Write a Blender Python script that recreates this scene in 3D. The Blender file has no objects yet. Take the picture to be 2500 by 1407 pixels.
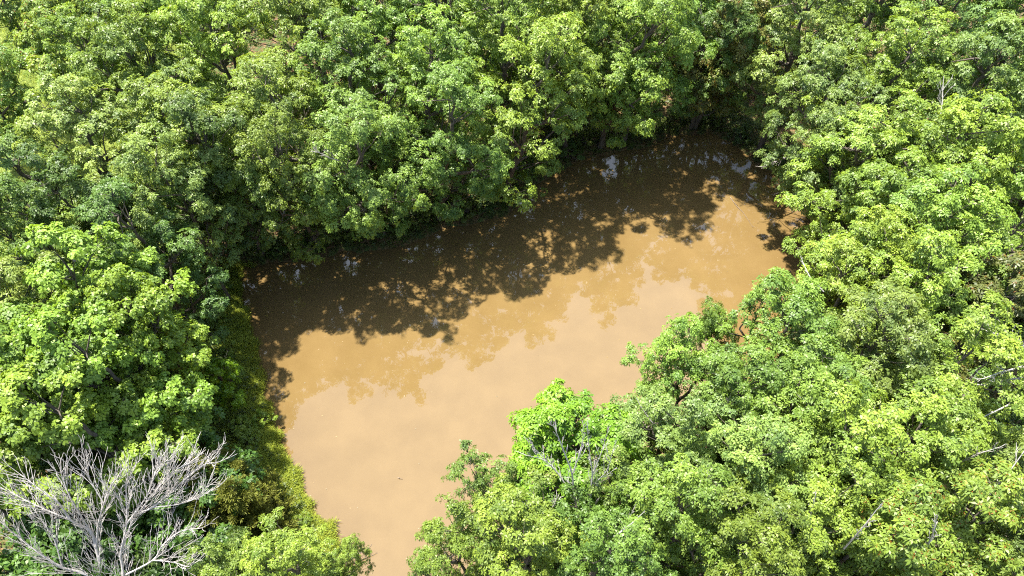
import bpy, math, random
import numpy as np
from mathutils import Vector, Matrix

# ------------------------------------------------------------------ camera, sky, sun
S = bpy.context.scene
cam = bpy.data.objects.new('camera', bpy.data.cameras.new('camera'))
S.collection.objects.link(cam); S.camera = cam
cam.location = (0, 0, 30.0)
cam.rotation_euler = (math.radians(90 - 52), 0, 0)
cam.data.sensor_width = 36.0
cam.data.lens = 36.0 * 1700 / 2500
cam.data.clip_end = 3000

SUN_EL, SUN_AZ = math.radians(71), math.radians(-47)      # azimuth from +Y towards +X
S.world = bpy.data.worlds.new('World'); S.world.use_nodes = True
wn = S.world.node_tree
bg = wn.nodes['Background']
sky = wn.nodes.new('ShaderNodeTexSky'); sky.sky_type = 'NISHITA'; sky.sun_disc = False
sky.sun_elevation = SUN_EL; sky.sun_rotation = SUN_AZ
sky.air_density = 1.0; sky.dust_density = 1.5
bg.inputs[1].default_value = 0.095
# unseen cloud patch added high ahead to brighten the pond's reflection, ragged by noise
wt = wn.nodes.new('ShaderNodeTexCoord')
wnz = wn.nodes.new('ShaderNodeTexNoise'); wnz.inputs['Scale'].default_value = 3.0; wnz.inputs['Detail'].default_value = 5
wn.links.new(wt.outputs['Generated'], wnz.inputs['Vector'])
dp = wn.nodes.new('ShaderNodeVectorMath'); dp.operation = 'DOT_PRODUCT'
cd = Vector((math.sin(math.radians(-5))*math.cos(math.radians(66)), math.cos(math.radians(-5))*math.cos(math.radians(66)), math.sin(math.radians(66))))
dp.inputs[1].default_value = cd; wn.links.new(wt.outputs['Generated'], dp.inputs[0])
mr = wn.nodes.new('ShaderNodeMapRange'); mr.inputs[1].default_value = math.cos(math.radians(34)); mr.inputs[2].default_value = math.cos(math.radians(20))
wn.links.new(dp.outputs['Value'], mr.inputs[0])
ad = wn.nodes.new('ShaderNodeMath'); ad.operation = 'MULTIPLY_ADD'; wn.links.new(wnz.outputs['Fac'], ad.inputs[0]); ad.inputs[1].default_value = 1.6; ad.inputs[2].default_value = -.8
ad2 = wn.nodes.new('ShaderNodeMath'); ad2.operation = 'ADD'; ad2.use_clamp = True; wn.links.new(ad.outputs[0], ad2.inputs[0]); wn.links.new(mr.outputs[0], ad2.inputs[1])
cm_ = wn.nodes.new('ShaderNodeMix'); cm_.data_type = 'RGBA'; wn.links.new(ad2.outputs[0], cm_.inputs[0])
wn.links.new(sky.outputs[0], cm_.inputs[6]); cm_.inputs[7].default_value = (8.0, 9.2, 11.6, 1)
wn.links.new(cm_.outputs[2], bg.inputs[0])
sd_ = Vector((math.sin(SUN_AZ)*math.cos(SUN_EL), math.cos(SUN_AZ)*math.cos(SUN_EL), math.sin(SUN_EL)))
sun = bpy.data.objects.new('sun', bpy.data.lights.new('sun', 'SUN')); S.collection.objects.link(sun)
sun.data.energy = 4.6; sun.data.angle = math.radians(0.8); sun.data.color = (1.0, 0.95, 0.87)
sun.rotation_euler = sd_.to_track_quat('Z', 'Y').to_euler(); sun.location = (0, 0, 60)
S.view_settings.view_transform = 'Standard'; S.view_settings.look = 'None'
S.view_settings.exposure = 1.65; S.view_settings.gamma = 1.0; S.view_settings.use_curve_mapping = False
S.render.engine = 'CYCLES'
S.cycles.filter_width = 1.1; S.cycles.use_denoising = False
S.cycles.max_bounces = 6; S.cycles.diffuse_bounces = 3; S.cycles.transmission_bounces = 3; S.cycles.glossy_bounces = 2
S.cycles.caustics_reflective = False; S.cycles.caustics_refractive = False

# ------------------------------------------------------------------ tables (metres)
SHORE=[(-14.99, 23.82), (-14.89, 24.85), (-12.69, 25.3), (-10.45, 25.75), (-8.2, 26.28), (-5.43, 26.84), (-3.61, 28.13), (0.0, 29.13), (0.75, 30.87), (3.9, 33.46), (8.24, 35.03), (10.78, 36.05), (13.75, 36.05), (15.61, 33.46), (17.15, 31.23), (17.8, 28.46), (17.53, 25.3), (15.36, 21.34), (12.37, 17.61), (9.81, 14.73), (7.35, 12.33), (4.76, 10.31), (2.37, 8.44), (0.33, 7.18), (-1.58, 5.11), (-5.41, 4.28), (-6.64, 6.87), (-7.04, 8.44), (-7.65, 10.13), (-8.59, 11.03), (-9.85, 12.91), (-10.97, 14.73), (-12.22, 16.92), (-12.9, 19.04), (-14.06, 21.34)]
TREES=[
 (-14.04, 25.64, 12, 2.5, 0.032, -0.156, 'D', 'dark green oak, leftmost in the front row along the far bank', 'oaks in the wood behind the far bank'),
 (-10.95, 26.26, 12, 2.3, 0.052, -0.26, 'O', 'full green oak, second from the left in the front row along the far bank', 'oaks in the wood behind the far bank'),
 (-7.43, 27.05, 12.5, 2.8, 0.065, -0.323, 'O', 'full green oak, third from the left in the front row along the far bank', 'oaks in the wood behind the far bank'),
 (-4.28, 28.39, 12, 2.7, 0.155, -0.219, 'O', 'full green oak, fourth from the left in the front row along the far bank', 'oaks in the wood behind the far bank'),
 (-0.32, 29.9, 13, 3.1, 0.182, -0.078, 'L', 'light fresh-green oak, fifth from the left in the front row along the far bank', 'oaks in the wood behind the far bank'),
 (5.67, 34.74, 14, 3.1, 0.112, -0.31, 'L', 'light fresh-green oak, sixth from the left in the front row along the far bank', 'oaks in the wood behind the far bank'),
 (11.8, 36.65, 11.5, 2.3, 0.0, -0.33, 'D', 'dark green oak, rightmost in the front row along the far bank', 'oaks in the wood behind the far bank'),
 (-15.01, 25.81, 12, 3.0, 0.0, 0.0, 'O', 'full green oak, leftmost in the second row behind the far bank', 'oaks in the wood behind the far bank'),
 (-10.97, 26.26, 12.5, 3.0, -0.0, 0.0, 'O', 'full green oak, second from the left in the second row behind the far bank', 'oaks in the wood behind the far bank'),
 (-7.61, 28.45, 12.5, 3.0, 0.0, 0.0, 'O', 'full green oak, third from the left in the second row behind the far bank', 'oaks in the wood behind the far bank'),
 (-3.85, 29.1, 12.5, 2.9, 0.0, 0.0, 'L', 'light fresh-green oak, fourth from the left in the second row behind the far bank', 'oaks in the wood behind the far bank'),
 (-0.64, 32.08, 13, 3.1, 0.0, 0.0, 'L', 'light fresh-green oak, fifth from the left in the second row behind the far bank', 'oaks in the wood behind the far bank'),
 (3.38, 33.81, 12.5, 3.0, 0.037, -0.045, 'O', 'full green oak, sixth from the left in the second row behind the far bank', 'oaks in the wood behind the far bank'),
 (7.21, 35.29, 13, 3.1, 0.065, -0.181, 'L', 'light fresh-green oak, seventh from the left in the second row behind the far bank', 'oaks in the wood behind the far bank'),
 (12.07, 36.65, 12, 2.6, 0.0, -0.264, 'B', 'thin brownish-green oak, rightmost in the second row behind the far bank', 'oaks in the wood behind the far bank'),
 (-15.04, 32.08, 13, 3.0, 0.0, 0.0, 'L', 'light fresh-green oak, leftmost in the third row from the far bank', 'oaks in the wood behind the far bank'),
 (-11.16, 32.83, 13, 3.1, 0.0, 0.0, 'O', 'full green oak, second from the left in the third row from the far bank', 'oaks in the wood behind the far bank'),
 (-7.22, 33.99, 13, 3.0, 0.0, 0.0, 'L', 'light fresh-green oak, third from the left in the third row from the far bank', 'oaks in the wood behind the far bank'),
 (-3.57, 35.2, 13, 3.0, 0.0, 0.0, 'O', 'full green oak, fourth from the left in the third row from the far bank', 'oaks in the wood behind the far bank'),
 (0.46, 36.88, 13, 3.1, 0.0, 0.0, 'L', 'light fresh-green oak, fifth from the left in the third row from the far bank', 'oaks in the wood behind the far bank'),
 (4.62, 37.32, 13, 3.0, 0.0, 0.0, 'L', 'light fresh-green oak, sixth from the left in the third row from the far bank', 'oaks in the wood behind the far bank'),
 (9.03, 37.54, 13, 3.0, 0.0, 0.0, 'L', 'light fresh-green oak, seventh from the left in the third row from the far bank', 'oaks in the wood behind the far bank'),
 (13.81, 39.54, 12, 3.0, 0.0, 0.0, 'D', 'dark green oak, rightmost in the third row from the far bank', 'oaks in the wood behind the far bank'),
 (-24.25, 40.55, 13, 3, 0.0, 0.0, 'Y', 'yellow-tinged oak, leftmost in the hindmost row at the top edge', 'oaks in the wood behind the far bank'),
 (-18.81, 41.03, 13, 3, 0.0, 0.0, 'L', 'light fresh-green oak, second from the left in the hindmost row at the top edge', 'oaks in the wood behind the far bank'),
 (-13.04, 41.53, 13, 3, 0.0, 0.0, 'O', 'full green oak, third from the left in the hindmost row at the top edge', 'oaks in the wood behind the far bank'),
 (-7.19, 42.03, 13, 3, 0.0, 0.0, 'L', 'light fresh-green oak, fourth from the left in the hindmost row at the top edge', 'oaks in the wood behind the far bank'),
 (-1.25, 42.54, 13, 3, 0.0, 0.0, 'O', 'full green oak, fifth from the left in the hindmost row at the top edge', 'oaks in the wood behind the far bank'),
 (4.78, 43.06, 13, 3, 0.0, 0.0, 'L', 'light fresh-green oak, sixth from the left in the hindmost row at the top edge', 'oaks in the wood behind the far bank'),
 (10.82, 43.06, 13, 3, 0.0, 0.0, 'O', 'full green oak, seventh from the left in the hindmost row at the top edge', 'oaks in the wood behind the far bank'),
 (16.11, 42.03, 13, 3, 0.0, 0.0, 'G', 'pale grey-green oak, eighth from the left in the hindmost row at the top edge', 'oaks in the wood behind the far bank'),
 (21.98, 42.54, 13, 3, 0.0, 0.0, 'L', 'light fresh-green oak, ninth from the left in the hindmost row at the top edge', 'oaks in the wood behind the far bank'),
 (27.27, 42.03, 13, 3, 0.0, 0.0, 'O', 'full green oak, tenth from the left in the hindmost row at the top edge', 'oaks in the wood behind the far bank'),
 (31.77, 40.55, 13, 3, 0.0, 0.0, 'Y', 'yellow-tinged oak, rightmost in the hindmost row at the top edge', 'oaks in the wood behind the far bank'),
 (-29.08, 37.47, 11.5, 2.4, 0.0, 0.0, 'Y', 'yellow-tinged oak, leftmost in the top-left row beside the yellow meadow', 'oaks in the wood left of the pond'),
 (-23.32, 33.98, 12, 2.8, 0.0, 0.0, 'Y', 'yellow-tinged oak, second from the left in the top-left row beside the yellow meadow', 'oaks in the wood left of the pond'),
 (-19.72, 34.99, 12.5, 3.0, 0.0, 0.0, 'L', 'light fresh-green oak, rightmost in the top-left row beside the yellow meadow', 'oaks in the wood left of the pond'),
 (-29.04, 32.03, 11, 2.4, 0.0, 0.0, 'Y', 'yellow-tinged oak, leftmost in the left row at the meadow gap', 'oaks in the wood left of the pond'),
 (-21.54, 30.8, 11.5, 2.3, 0.0, 0.0, 'O', 'full green oak, second from the left in the left row at the meadow gap', 'oaks in the wood left of the pond'),
 (-18.67, 29.78, 12.5, 3.0, 0.0, 0.0, 'O', 'full green oak, rightmost in the left row at the meadow gap', 'oaks in the wood left of the pond'),
 (-21.48, 22.49, 12, 2.7, 0.0, 0.0, 'G', 'pale grey-green oak, leftmost in the middle row of the left wood', 'oaks in the wood left of the pond'),
 (-18.83, 24.66, 12, 3.0, 0.0, 0.0, 'G', 'pale grey-green oak, second from the left in the middle row of the left wood', 'oaks in the wood left of the pond'),
 (-15.08, 22.35, 11.5, 2.3, 0.001, 0.0, 'G', 'pale grey-green oak, rightmost in the middle row of the left wood', 'oaks in the wood left of the pond'),
 (-21.25, 19.9, 11.5, 2.6, 0.0, 0.0, 'O', 'full green oak, leftmost in the left row just above the maples', 'oaks in the wood left of the pond'),
 (-18.77, 21.09, 11.5, 2.4, 0.0, 0.0, 'D', 'dark green oak, second from the left in the left row just above the maples', 'oaks in the wood left of the pond'),
 (-15.57, 19.52, 11, 2.4, 0.0, 0.0, 'D', 'dark green oak, rightmost in the left row just above the maples', 'oaks in the wood left of the pond'),
 (-19.28, 16.1, 11, 2.3, 0.0, 0.0, 'G', 'pale grey-green oak, leftmost in the upper row of the maple clump', 'maples left of the pond'),
 (-16.58, 16.43, 11.5, 2.5, 0.0, 0.0, 'M', 'bright green maple, second from the left in the upper row of the maple clump', 'maples left of the pond'),
 (-14.4, 15.47, 10.5, 1.9, 0.0, 0.0, 'M', 'bright green maple, rightmost in the upper row of the maple clump', 'maples left of the pond'),
 (-17.69, 13.48, 11, 2.4, 0.0, 0.0, 'M', 'bright green maple, leftmost in the middle row of the maple clump', 'maples left of the pond'),
 (-14.75, 12.92, 11.5, 2.3, 0.0, 0.0, 'M', 'bright green maple, second from the left in the middle row of the maple clump', 'maples left of the pond'),
 (-14.14, 13.85, 8, 1.2, 0.0, 0.0, 'M', 'bright green maple, rightmost in the middle row of the maple clump', 'maples left of the pond'),
 (-17.99, 11.02, 10.5, 2.2, 0.0, 0.0, 'M', 'bright green maple, leftmost in the maple row behind the dead tree', 'maples left of the pond'),
 (-15.01, 10.84, 11, 2.4, 0.0, 0.0, 'M', 'bright green maple, second from the left in the maple row behind the dead tree', 'maples left of the pond'),
 (-14.79, 12.43, 7.5, 1.4, 0.0, 0.0, 'M', 'bright green maple, rightmost in the maple row behind the dead tree', 'maples left of the pond'),
 (-9.25, 6.46, 8.5, 1.7, 0.0, 0.0, 'O', 'full green oak, leftmost in the corner below the dark cedars', 'oaks in the corner by the dead tree'),
 (-7.25, 6.84, 9, 1.7, -0.015, -0.004, 'L', 'light fresh-green oak, second from the left in the corner below the dark cedars', 'oaks in the corner by the dead tree'),
 (-7.27, 6.91, 7, 0.85, 0.32, 0.081, 'O', 'full green oak, rightmost in the corner below the dark cedars', 'oaks in the corner by the dead tree'),
 (15.79, 34.24, 12.5, 3.1, -0.07, -0.05, 'G', 'pale grey-green oak, leftmost in the topmost row of the right wood', 'oaks in the right-hand wood'),
 (19.38, 34.39, 13, 3.0, 0.0, 0.0, 'L', 'light fresh-green oak, second from the left in the topmost row of the right wood', 'oaks in the right-hand wood'),
 (23.19, 33.99, 13, 3.0, 0.0, 0.0, 'G', 'pale grey-green oak, third from the left in the topmost row of the right wood', 'oaks in the right-hand wood'),
 (26.85, 33.4, 12.5, 3.0, 0.0, 0.0, 'Y', 'yellow-tinged oak, rightmost in the topmost row of the right wood', 'oaks in the right-hand wood'),
 (18.37, 28.04, 12, 2.8, -0.329, 0.028, 'G', 'pale grey-green oak, leftmost in the second row of the right wood', 'oaks in the right-hand wood'),
 (18.86, 29.1, 12.5, 3.0, 0.0, 0.0, 'L', 'light fresh-green oak, second from the left in the second row of the right wood', 'oaks in the right-hand wood'),
 (21.86, 27.96, 13, 3.0, 0.0, 0.0, 'G', 'pale grey-green oak, third from the left in the second row of the right wood', 'oaks in the right-hand wood'),
 (24.8, 27.02, 12, 2.8, 0.0, 0.0, 'Y', 'yellow-tinged oak, rightmost in the second row of the right wood', 'oaks in the right-hand wood'),
 (17.82, 24.59, 10.5, 2.4, -0.289, 0.159, 'G', 'pale grey-green oak, leftmost in the third row of the right wood', 'oaks in the right-hand wood'),
 (17.29, 23.61, 12, 2.9, -0.104, 0.057, 'L', 'light fresh-green oak, second from the left in the third row of the right wood', 'oaks in the right-hand wood'),
 (19.29, 22.89, 12.5, 3.0, 0.0, 0.0, 'L', 'light fresh-green oak, third from the left in the third row of the right wood', 'oaks in the right-hand wood'),
 (22.06, 21.86, 12.5, 3.0, 0.0, 0.0, 'L', 'light fresh-green oak, rightmost in the third row of the right wood', 'oaks in the right-hand wood'),
 (15.78, 20.91, 11.5, 2.6, 0.009, -0.007, 'L', 'light fresh-green oak, leftmost in the fourth row of the right wood', 'oaks in the right-hand wood'),
 (16.82, 19.11, 12, 2.9, 0.0, 0.0, 'L', 'light fresh-green oak, second from the left in the fourth row of the right wood', 'oaks in the right-hand wood'),
 (19.73, 18.45, 12, 2.8, 0.0, 0.0, 'L', 'light fresh-green oak, rightmost in the fourth row of the right wood', 'oaks in the right-hand wood'),
 (14.01, 17.53, 11, 2.5, 0.0, 0.0, 'L', 'light fresh-green oak, leftmost in the fifth row of the right wood', 'oaks in the right-hand wood'),
 (15.17, 15.84, 11.5, 2.5, 0.0, 0.0, 'L', 'light fresh-green oak, second from the left in the fifth row of the right wood', 'oaks in the right-hand wood'),
 (18.53, 15.76, 10.5, 2.4, 0.0, 0.0, 'B', 'thin brownish-green oak, rightmost in the fifth row of the right wood', 'oaks in the right-hand wood'),
 (10.2, 14.27, 11.5, 2.5, -0.028, 0.029, 'L', 'light fresh-green oak, leftmost in the sixth row of the right wood', 'oaks in the right-hand wood'),
 (12.34, 13.21, 12, 2.5, 0.0, 0.0, 'G', 'pale grey-green oak, second from the left in the sixth row of the right wood', 'oaks in the right-hand wood'),
 (14.85, 12.16, 12.5, 2.7, 0.0, 0.0, 'L', 'light fresh-green oak, third from the left in the sixth row of the right wood', 'oaks in the right-hand wood'),
 (19.58, 13.38, 10, 2.2, 0.0, 0.0, 'D', 'dark green oak, rightmost in the sixth row of the right wood', 'oaks in the right-hand wood'),
 (7.17, 11.43, 11, 1.9, -0.167, 0.214, 'L', 'light fresh-green oak, leftmost in the near-bank row right of the hickory', 'oaks on the near bank'),
 (9.4, 13.5, 9.5, 1.2, -0.226, 0.232, 'O', 'full green oak, second from the left in the near-bank row right of the hickory', 'oaks on the near bank'),
 (7.59, 11.76, 11.5, 2.2, -0.0, 0.0, 'O', 'full green oak, third from the left in the near-bank row right of the hickory', 'oaks on the near bank'),
 (9.84, 10.94, 12, 2.4, 0.0, 0.0, 'O', 'full green oak, rightmost in the near-bank row right of the hickory', 'oaks on the near bank'),
 (5.29, 9.96, 11.5, 2.3, -0.024, 0.031, 'G', 'pale grey-green oak, leftmost in the seventh row of the right wood', 'oaks in the right-hand wood'),
 (7.25, 9.05, 12, 2.3, 0.0, 0.0, 'G', 'pale grey-green oak, second from the left in the seventh row of the right wood', 'oaks in the right-hand wood'),
 (9.79, 9.17, 12.5, 2.6, 0.0, 0.0, 'L', 'light fresh-green oak, third from the left in the seventh row of the right wood', 'oaks in the right-hand wood'),
 (12.27, 9.47, 12, 2.4, 0.0, 0.0, 'L', 'light fresh-green oak, fourth from the left in the seventh row of the right wood', 'oaks in the right-hand wood'),
 (16.63, 9.07, 11, 2.1, 0.0, 0.0, 'G', 'pale grey-green oak, rightmost in the seventh row of the right wood', 'oaks in the right-hand wood'),
 (-0.32, 5.59, 11, 1.65, -0.16, 0.148, 'O', 'full green oak, leftmost in the row nearest the pond foot', 'oaks on the near bank'),
 (0.7, 6.71, 10.5, 1.75, -0.203, 0.26, 'S', 'open loose-leaved oak, second from the left in the row nearest the pond foot', 'oaks on the near bank'),
 (0.62, 6.61, 11.5, 2.2, -0.045, 0.042, 'O', 'full green oak, third from the left in the row nearest the pond foot', 'oaks on the near bank'),
 (3.23, 8.35, 10.5, 1.9, -0.017, 0.022, 'S', 'open loose-leaved oak, rightmost in the row nearest the pond foot', 'oaks on the near bank'),
 (2.7, 6.11, 11.5, 2.0, 0.0, 0.0, 'O', 'full green oak, leftmost in the lowest row of the right wood', 'oaks in the right-hand wood'),
 (4.66, 7.47, 12, 2.2, 0.0, 0.0, 'L', 'light fresh-green oak, second from the left in the lowest row of the right wood', 'oaks in the right-hand wood'),
 (6.74, 6.48, 12, 2.2, 0.0, 0.0, 'O', 'full green oak, third from the left in the lowest row of the right wood', 'oaks in the right-hand wood'),
 (8.92, 7.34, 12, 2.2, 0.0, 0.0, 'L', 'light fresh-green oak, fourth from the left in the lowest row of the right wood', 'oaks in the right-hand wood'),
 (10.66, 6.48, 12, 2.1, 0.0, 0.0, 'Y', 'yellow-tinged oak, fifth from the left in the lowest row of the right wood', 'oaks in the right-hand wood'),
 (13.17, 6.97, 12, 2.2, 0.0, 0.0, 'Y', 'yellow-tinged oak, sixth from the left in the lowest row of the right wood', 'oaks in the right-hand wood'),
 (14.98, 6.11, 11.5, 2.0, 0.0, 0.0, 'G', 'pale grey-green oak, rightmost in the lowest row of the right wood', 'oaks in the right-hand wood'),
 (3.23, 8.35, 11, 2.6, -0.172, 0.22, 'H', 'bright lime-green hickory behind the white dead branches on the near bank', None),
]
DEAD=[
 ([(-13.97, 5.67, 1.5), (-14.06, 7.18, 4.5), (-14.07, 8.11, 6), (-14.02, 8.44, 6.8), (-14.3, 8.52, 7.6), (-14.42, 8.79, 8.3), (-14.65, 8.92, 8.8), (-15.35, 9.35, 9.3)],0.11),
 ([(-14.07, 8.11, 6), (-13.59, 8.53, 7.2), (-13.05, 8.83, 8.2), (-12.56, 9.11, 9), (-12.21, 9.2, 9.4)],0.06),
 ([(-13.82, 5.67, 1.5), (-13.34, 7.05, 4.6), (-13.22, 7.68, 5.6), (-13.09, 7.94, 6.2), (-12.55, 8.46, 7.4), (-12.21, 9.1, 8.7), (-11.96, 9.48, 9.4)],0.1),
 ([(-13.09, 7.94, 6.2), (-12.3, 8.64, 7.5), (-11.56, 8.78, 8), (-10.76, 9.14, 8.6), (-9.76, 9.62, 9.3), (-9.18, 9.6, 9.6)],0.06),
 ([(-13.22, 7.47, 5.2), (-11.93, 7.67, 6.2), (-11.46, 7.97, 6.8), (-10.71, 8.22, 7.4), (-9.98, 8.17, 7.8)],0.055),
 ([(-11.93, 7.67, 6.2), (-10.93, 7.42, 6.8), (-10.31, 7.2, 7.1), (-9.96, 7.24, 7.4)],0.035),
 ([(-14.11, 6.46, 3), (-14.03, 7.23, 4.6), (-14.56, 7.47, 5.4), (-14.98, 7.5, 6), (-15.27, 7.63, 6.6), (-15.59, 7.84, 7.2), (-15.91, 8.06, 7.6), (-16.23, 8.33, 8.2)],0.09),
 ([(-14.02, 8.44, 6.8), (-14.15, 8.96, 8.2), (-14.22, 9.36, 8.9), (-14.15, 9.53, 9.3)],0.045),
 ([(-12.55, 8.46, 7.4), (-11.55, 8.93, 8.6), (-11.13, 9.46, 9.3), (-10.51, 9.66, 9.9)],0.045),
 ([(-14.98, 7.5, 6), (-14.93, 8.04, 7), (-15.08, 8.43, 7.8), (-15.36, 8.78, 8.3)],0.04),
 ([(-14.3, 8.52, 7.6), (-14.97, 8.68, 8.2), (-15.58, 8.89, 8.7), (-15.75, 8.94, 8.9)],0.04),
 ([(-13.05, 8.83, 8.2), (-13.25, 9.22, 8.9), (-13.31, 9.48, 9.4), (-13.25, 9.62, 9.7)],0.035),
 ([(-12.3, 8.64, 7.5), (-11.16, 9.12, 8.8), (-10.5, 9.41, 9.4), (-9.88, 9.57, 9.8)],0.04),
 ([(-11.56, 8.78, 8), (-10.54, 8.74, 8.4), (-9.77, 8.85, 8.8), (-9.44, 9.09, 9.2)],0.035),
]
DEAD2=[
 ([(2.99, 7.2, 3.39), (1.96, 8.02, 9.04), (1.75, 8.17, 10.73), (1.47, 8.23, 11.98), (1.17, 8.36, 13.11), (1.06, 8.31, 13.56)],0.06),
 ([(1.75, 8.17, 10.73), (1.92, 8.37, 12.2), (1.91, 8.53, 12.99)],0.035),
 ([(1.96, 8.02, 9.04), (1.41, 8.4, 10.17), (0.96, 8.56, 10.85), (0.41, 8.57, 11.19)],0.04),
 ([(1.41, 8.4, 10.17), (0.83, 8.65, 11.07), (0.5, 8.7, 11.64)],0.025),
 ([(3.06, 7.2, 3.39), (2.4, 7.83, 9.04), (2.33, 8.17, 10.73), (2.18, 8.34, 11.75), (2.01, 8.47, 12.99)],0.055),
 ([(2.33, 8.17, 10.73), (2.51, 8.4, 11.75), (2.57, 8.51, 12.54)],0.03),
 ([(2.38, 8.09, 10.17), (2.7, 8.14, 11.07), (2.79, 8.31, 12.2)],0.03),
]

# ------------------------------------------------------------------ helpers
col = S.collection
def tag(o, label=None, cat=None, group=None, kind=None):
    if label: o['label'] = label
    if cat: o['category'] = cat
    if group: o['group'] = group
    if kind: o['kind'] = kind
    return o
def empty(name, loc):
    o = bpy.data.objects.new(name, None); col.objects.link(o); o.location = loc; o.empty_display_size = .3
    return o
def obj(name, me, parent=None):
    o = bpy.data.objects.new(name, me); col.objects.link(o)
    if parent: o.parent = parent
    return o
def mesh(name, V, F, mat, tint=None):
    """V (n,3), F list of index arrays (m,k) with k 3 or 4"""
    me = bpy.data.meshes.new(name)
    V = np.asarray(V, np.float32)
    if isinstance(F, np.ndarray): F = [F]
    F = [f for f in F if len(f)]
    me.vertices.add(len(V)); me.vertices.foreach_set('co', V.ravel())
    nl = sum(f.size for f in F); nf = sum(len(f) for f in F)
    me.loops.add(nl); me.polygons.add(nf)
    me.loops.foreach_set('vertex_index', np.concatenate([f.ravel() for f in F]).astype(np.int32))
    tot = np.concatenate([np.full(len(f), f.shape[1]) for f in F])
    me.polygons.foreach_set('loop_start', (np.cumsum(tot) - tot).astype(np.int32))
    me.update(calc_edges=True)
    me.materials.append(mat)
    if tint is not None:
        a = me.attributes.new('tint', 'FLOAT', 'POINT'); a.data.foreach_set('value', np.asarray(tint, np.float32))
    return me
def unit(a): return a / (np.linalg.norm(a, axis=-1, keepdims=True) + 1e-9)

class Tubes:
    def __init__(s): s.V = []; s.F = []; s.n = 0
    def add(s, pts, rad, sides=5):
        P = np.asarray(pts, float); R = np.asarray(rad, float)
        T = np.gradient(P, axis=0); T = unit(T)
        ref = np.array([1., 0, 0]) if abs(T[0][0]) < .8 else np.array([0, 1., 0])
        A = unit(np.cross(T, ref)); B = np.cross(T, A)
        an = np.arange(sides) * 2 * math.pi / sides
        ring = P[:, None] + R[:, None, None] * (np.cos(an)[None, :, None] * A[:, None] + np.sin(an)[None, :, None] * B[:, None])
        k = len(P); i = np.arange(k - 1)[:, None] * sides; j = np.arange(sides)[None]; j2 = (j + 1) % sides
        f = np.stack([i + j, i + j2, i + sides + j2, i + sides + j], -1).reshape(-1, 4) + s.n
        s.V.append(ring.reshape(-1, 3)); s.F.append(f); s.n += k * sides
    def build(s, name, mat): return mesh(name, np.concatenate(s.V), np.concatenate(s.F), mat)

def bez(a, b, up, n=7, wob=0., rng=None):
    """curved path from a to b leaving with direction bend 'up'"""
    a = np.asarray(a, float); b = np.asarray(b, float)
    t = np.linspace(0, 1, n)[:, None]
    m = (a + b) / 2 + np.asarray(up, float)
    P = (1 - t) ** 2 * a + 2 * t * (1 - t) * m + t ** 2 * b
    if wob and n > 2: P[1:-1] += rng.normal(0, wob, (n - 2, 3))
    return P

def leaf_quads(rng, C, N, k, L, W, up=0.25, droop=.25):
    """rosettes of k kite-shaped folded leaves round axis N at C"""
    n = len(C)
    N = unit(N); ref = unit(rng.normal(0, 1, (n, 3)))
    A = unit(np.cross(N, ref)); B = np.cross(N, A)
    ph = (np.arange(k)[None] * 2 * math.pi / k + rng.uniform(0, 6.28, (n, 1)) + rng.normal(0, .3, (n, k)))[..., None]
    rise = rng.normal(up, .3, (n, k, 1))
    D = unit(np.cos(ph) * A[:, None] + np.sin(ph) * B[:, None] + rise * N[:, None])
    Wd = unit(np.cross(D, N[:, None]) + rng.normal(0, .25, (n, k, 3)))
    s = rng.uniform(.65, 1.15, (n, k, 1))
    c = C[:, None]
    Zd = np.array([0, 0, -1.])
    p0 = c + D * .015
    fold = np.cross(D, Wd)
    fold *= np.sign(fold[..., 2:3] + 1e-6)
    p1 = c + D * L * s * .6 + Wd * W * s * .5 + fold * W * .12
    p3 = c + D * L * s * .6 - Wd * W * s * .5 + fold * W * .12
    p2 = c + D * L * s + Zd * droop * L * s
    V = np.stack([p0, p1, p2, p3], 2).reshape(-1, 3)
    F = np.arange(len(V)).reshape(-1, 4)
    return V, F

# ------------------------------------------------------------------ materials
def mat(name):
    m = bpy.data.materials.new(name); m.use_nodes = True
    nt = m.node_tree; nt.nodes.remove(nt.nodes['Principled BSDF'])
    return m, nt, nt.nodes, nt.links, nt.nodes['Material Output']
def N_(ns, t, **kw):
    n = ns.new(t)
    for k, v in kw.items(): setattr(n, k, v)
    return n
def noise(ns, ls, scale, detail=4, rough=.55, vec=None):
    n = ns.new('ShaderNodeTexNoise'); n.inputs['Scale'].default_value = scale
    n.inputs['Detail'].default_value = detail; n.inputs['Roughness'].default_value = rough
    if vec: ls.new(vec, n.inputs['Vector'])
    return n
def ramp(ns, ls, fac, stops):
    r = ns.new('ShaderNodeValToRGB'); e = r.color_ramp.elements
    while len(e) < len(stops): e.new(.5)
    for el, (p, c) in zip(e, stops): el.position = p; el.color = (*c, 1)
    ls.new(fac, r.inputs[0]); return r
def mixc(ns, ls, fac, a, b, mode='MIX'):
    m = ns.new('ShaderNodeMix'); m.data_type = 'RGBA'; m.blend_type = mode
    for k, v in ((0, fac), (6, a), (7, b)):
        if isinstance(v, (int, float)): m.inputs[k].default_value = v
        elif isinstance(v, tuple): m.inputs[k].default_value = (*v, 1)
        else: ls.new(v, m.inputs[k])
    return m.outputs[2]

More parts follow.
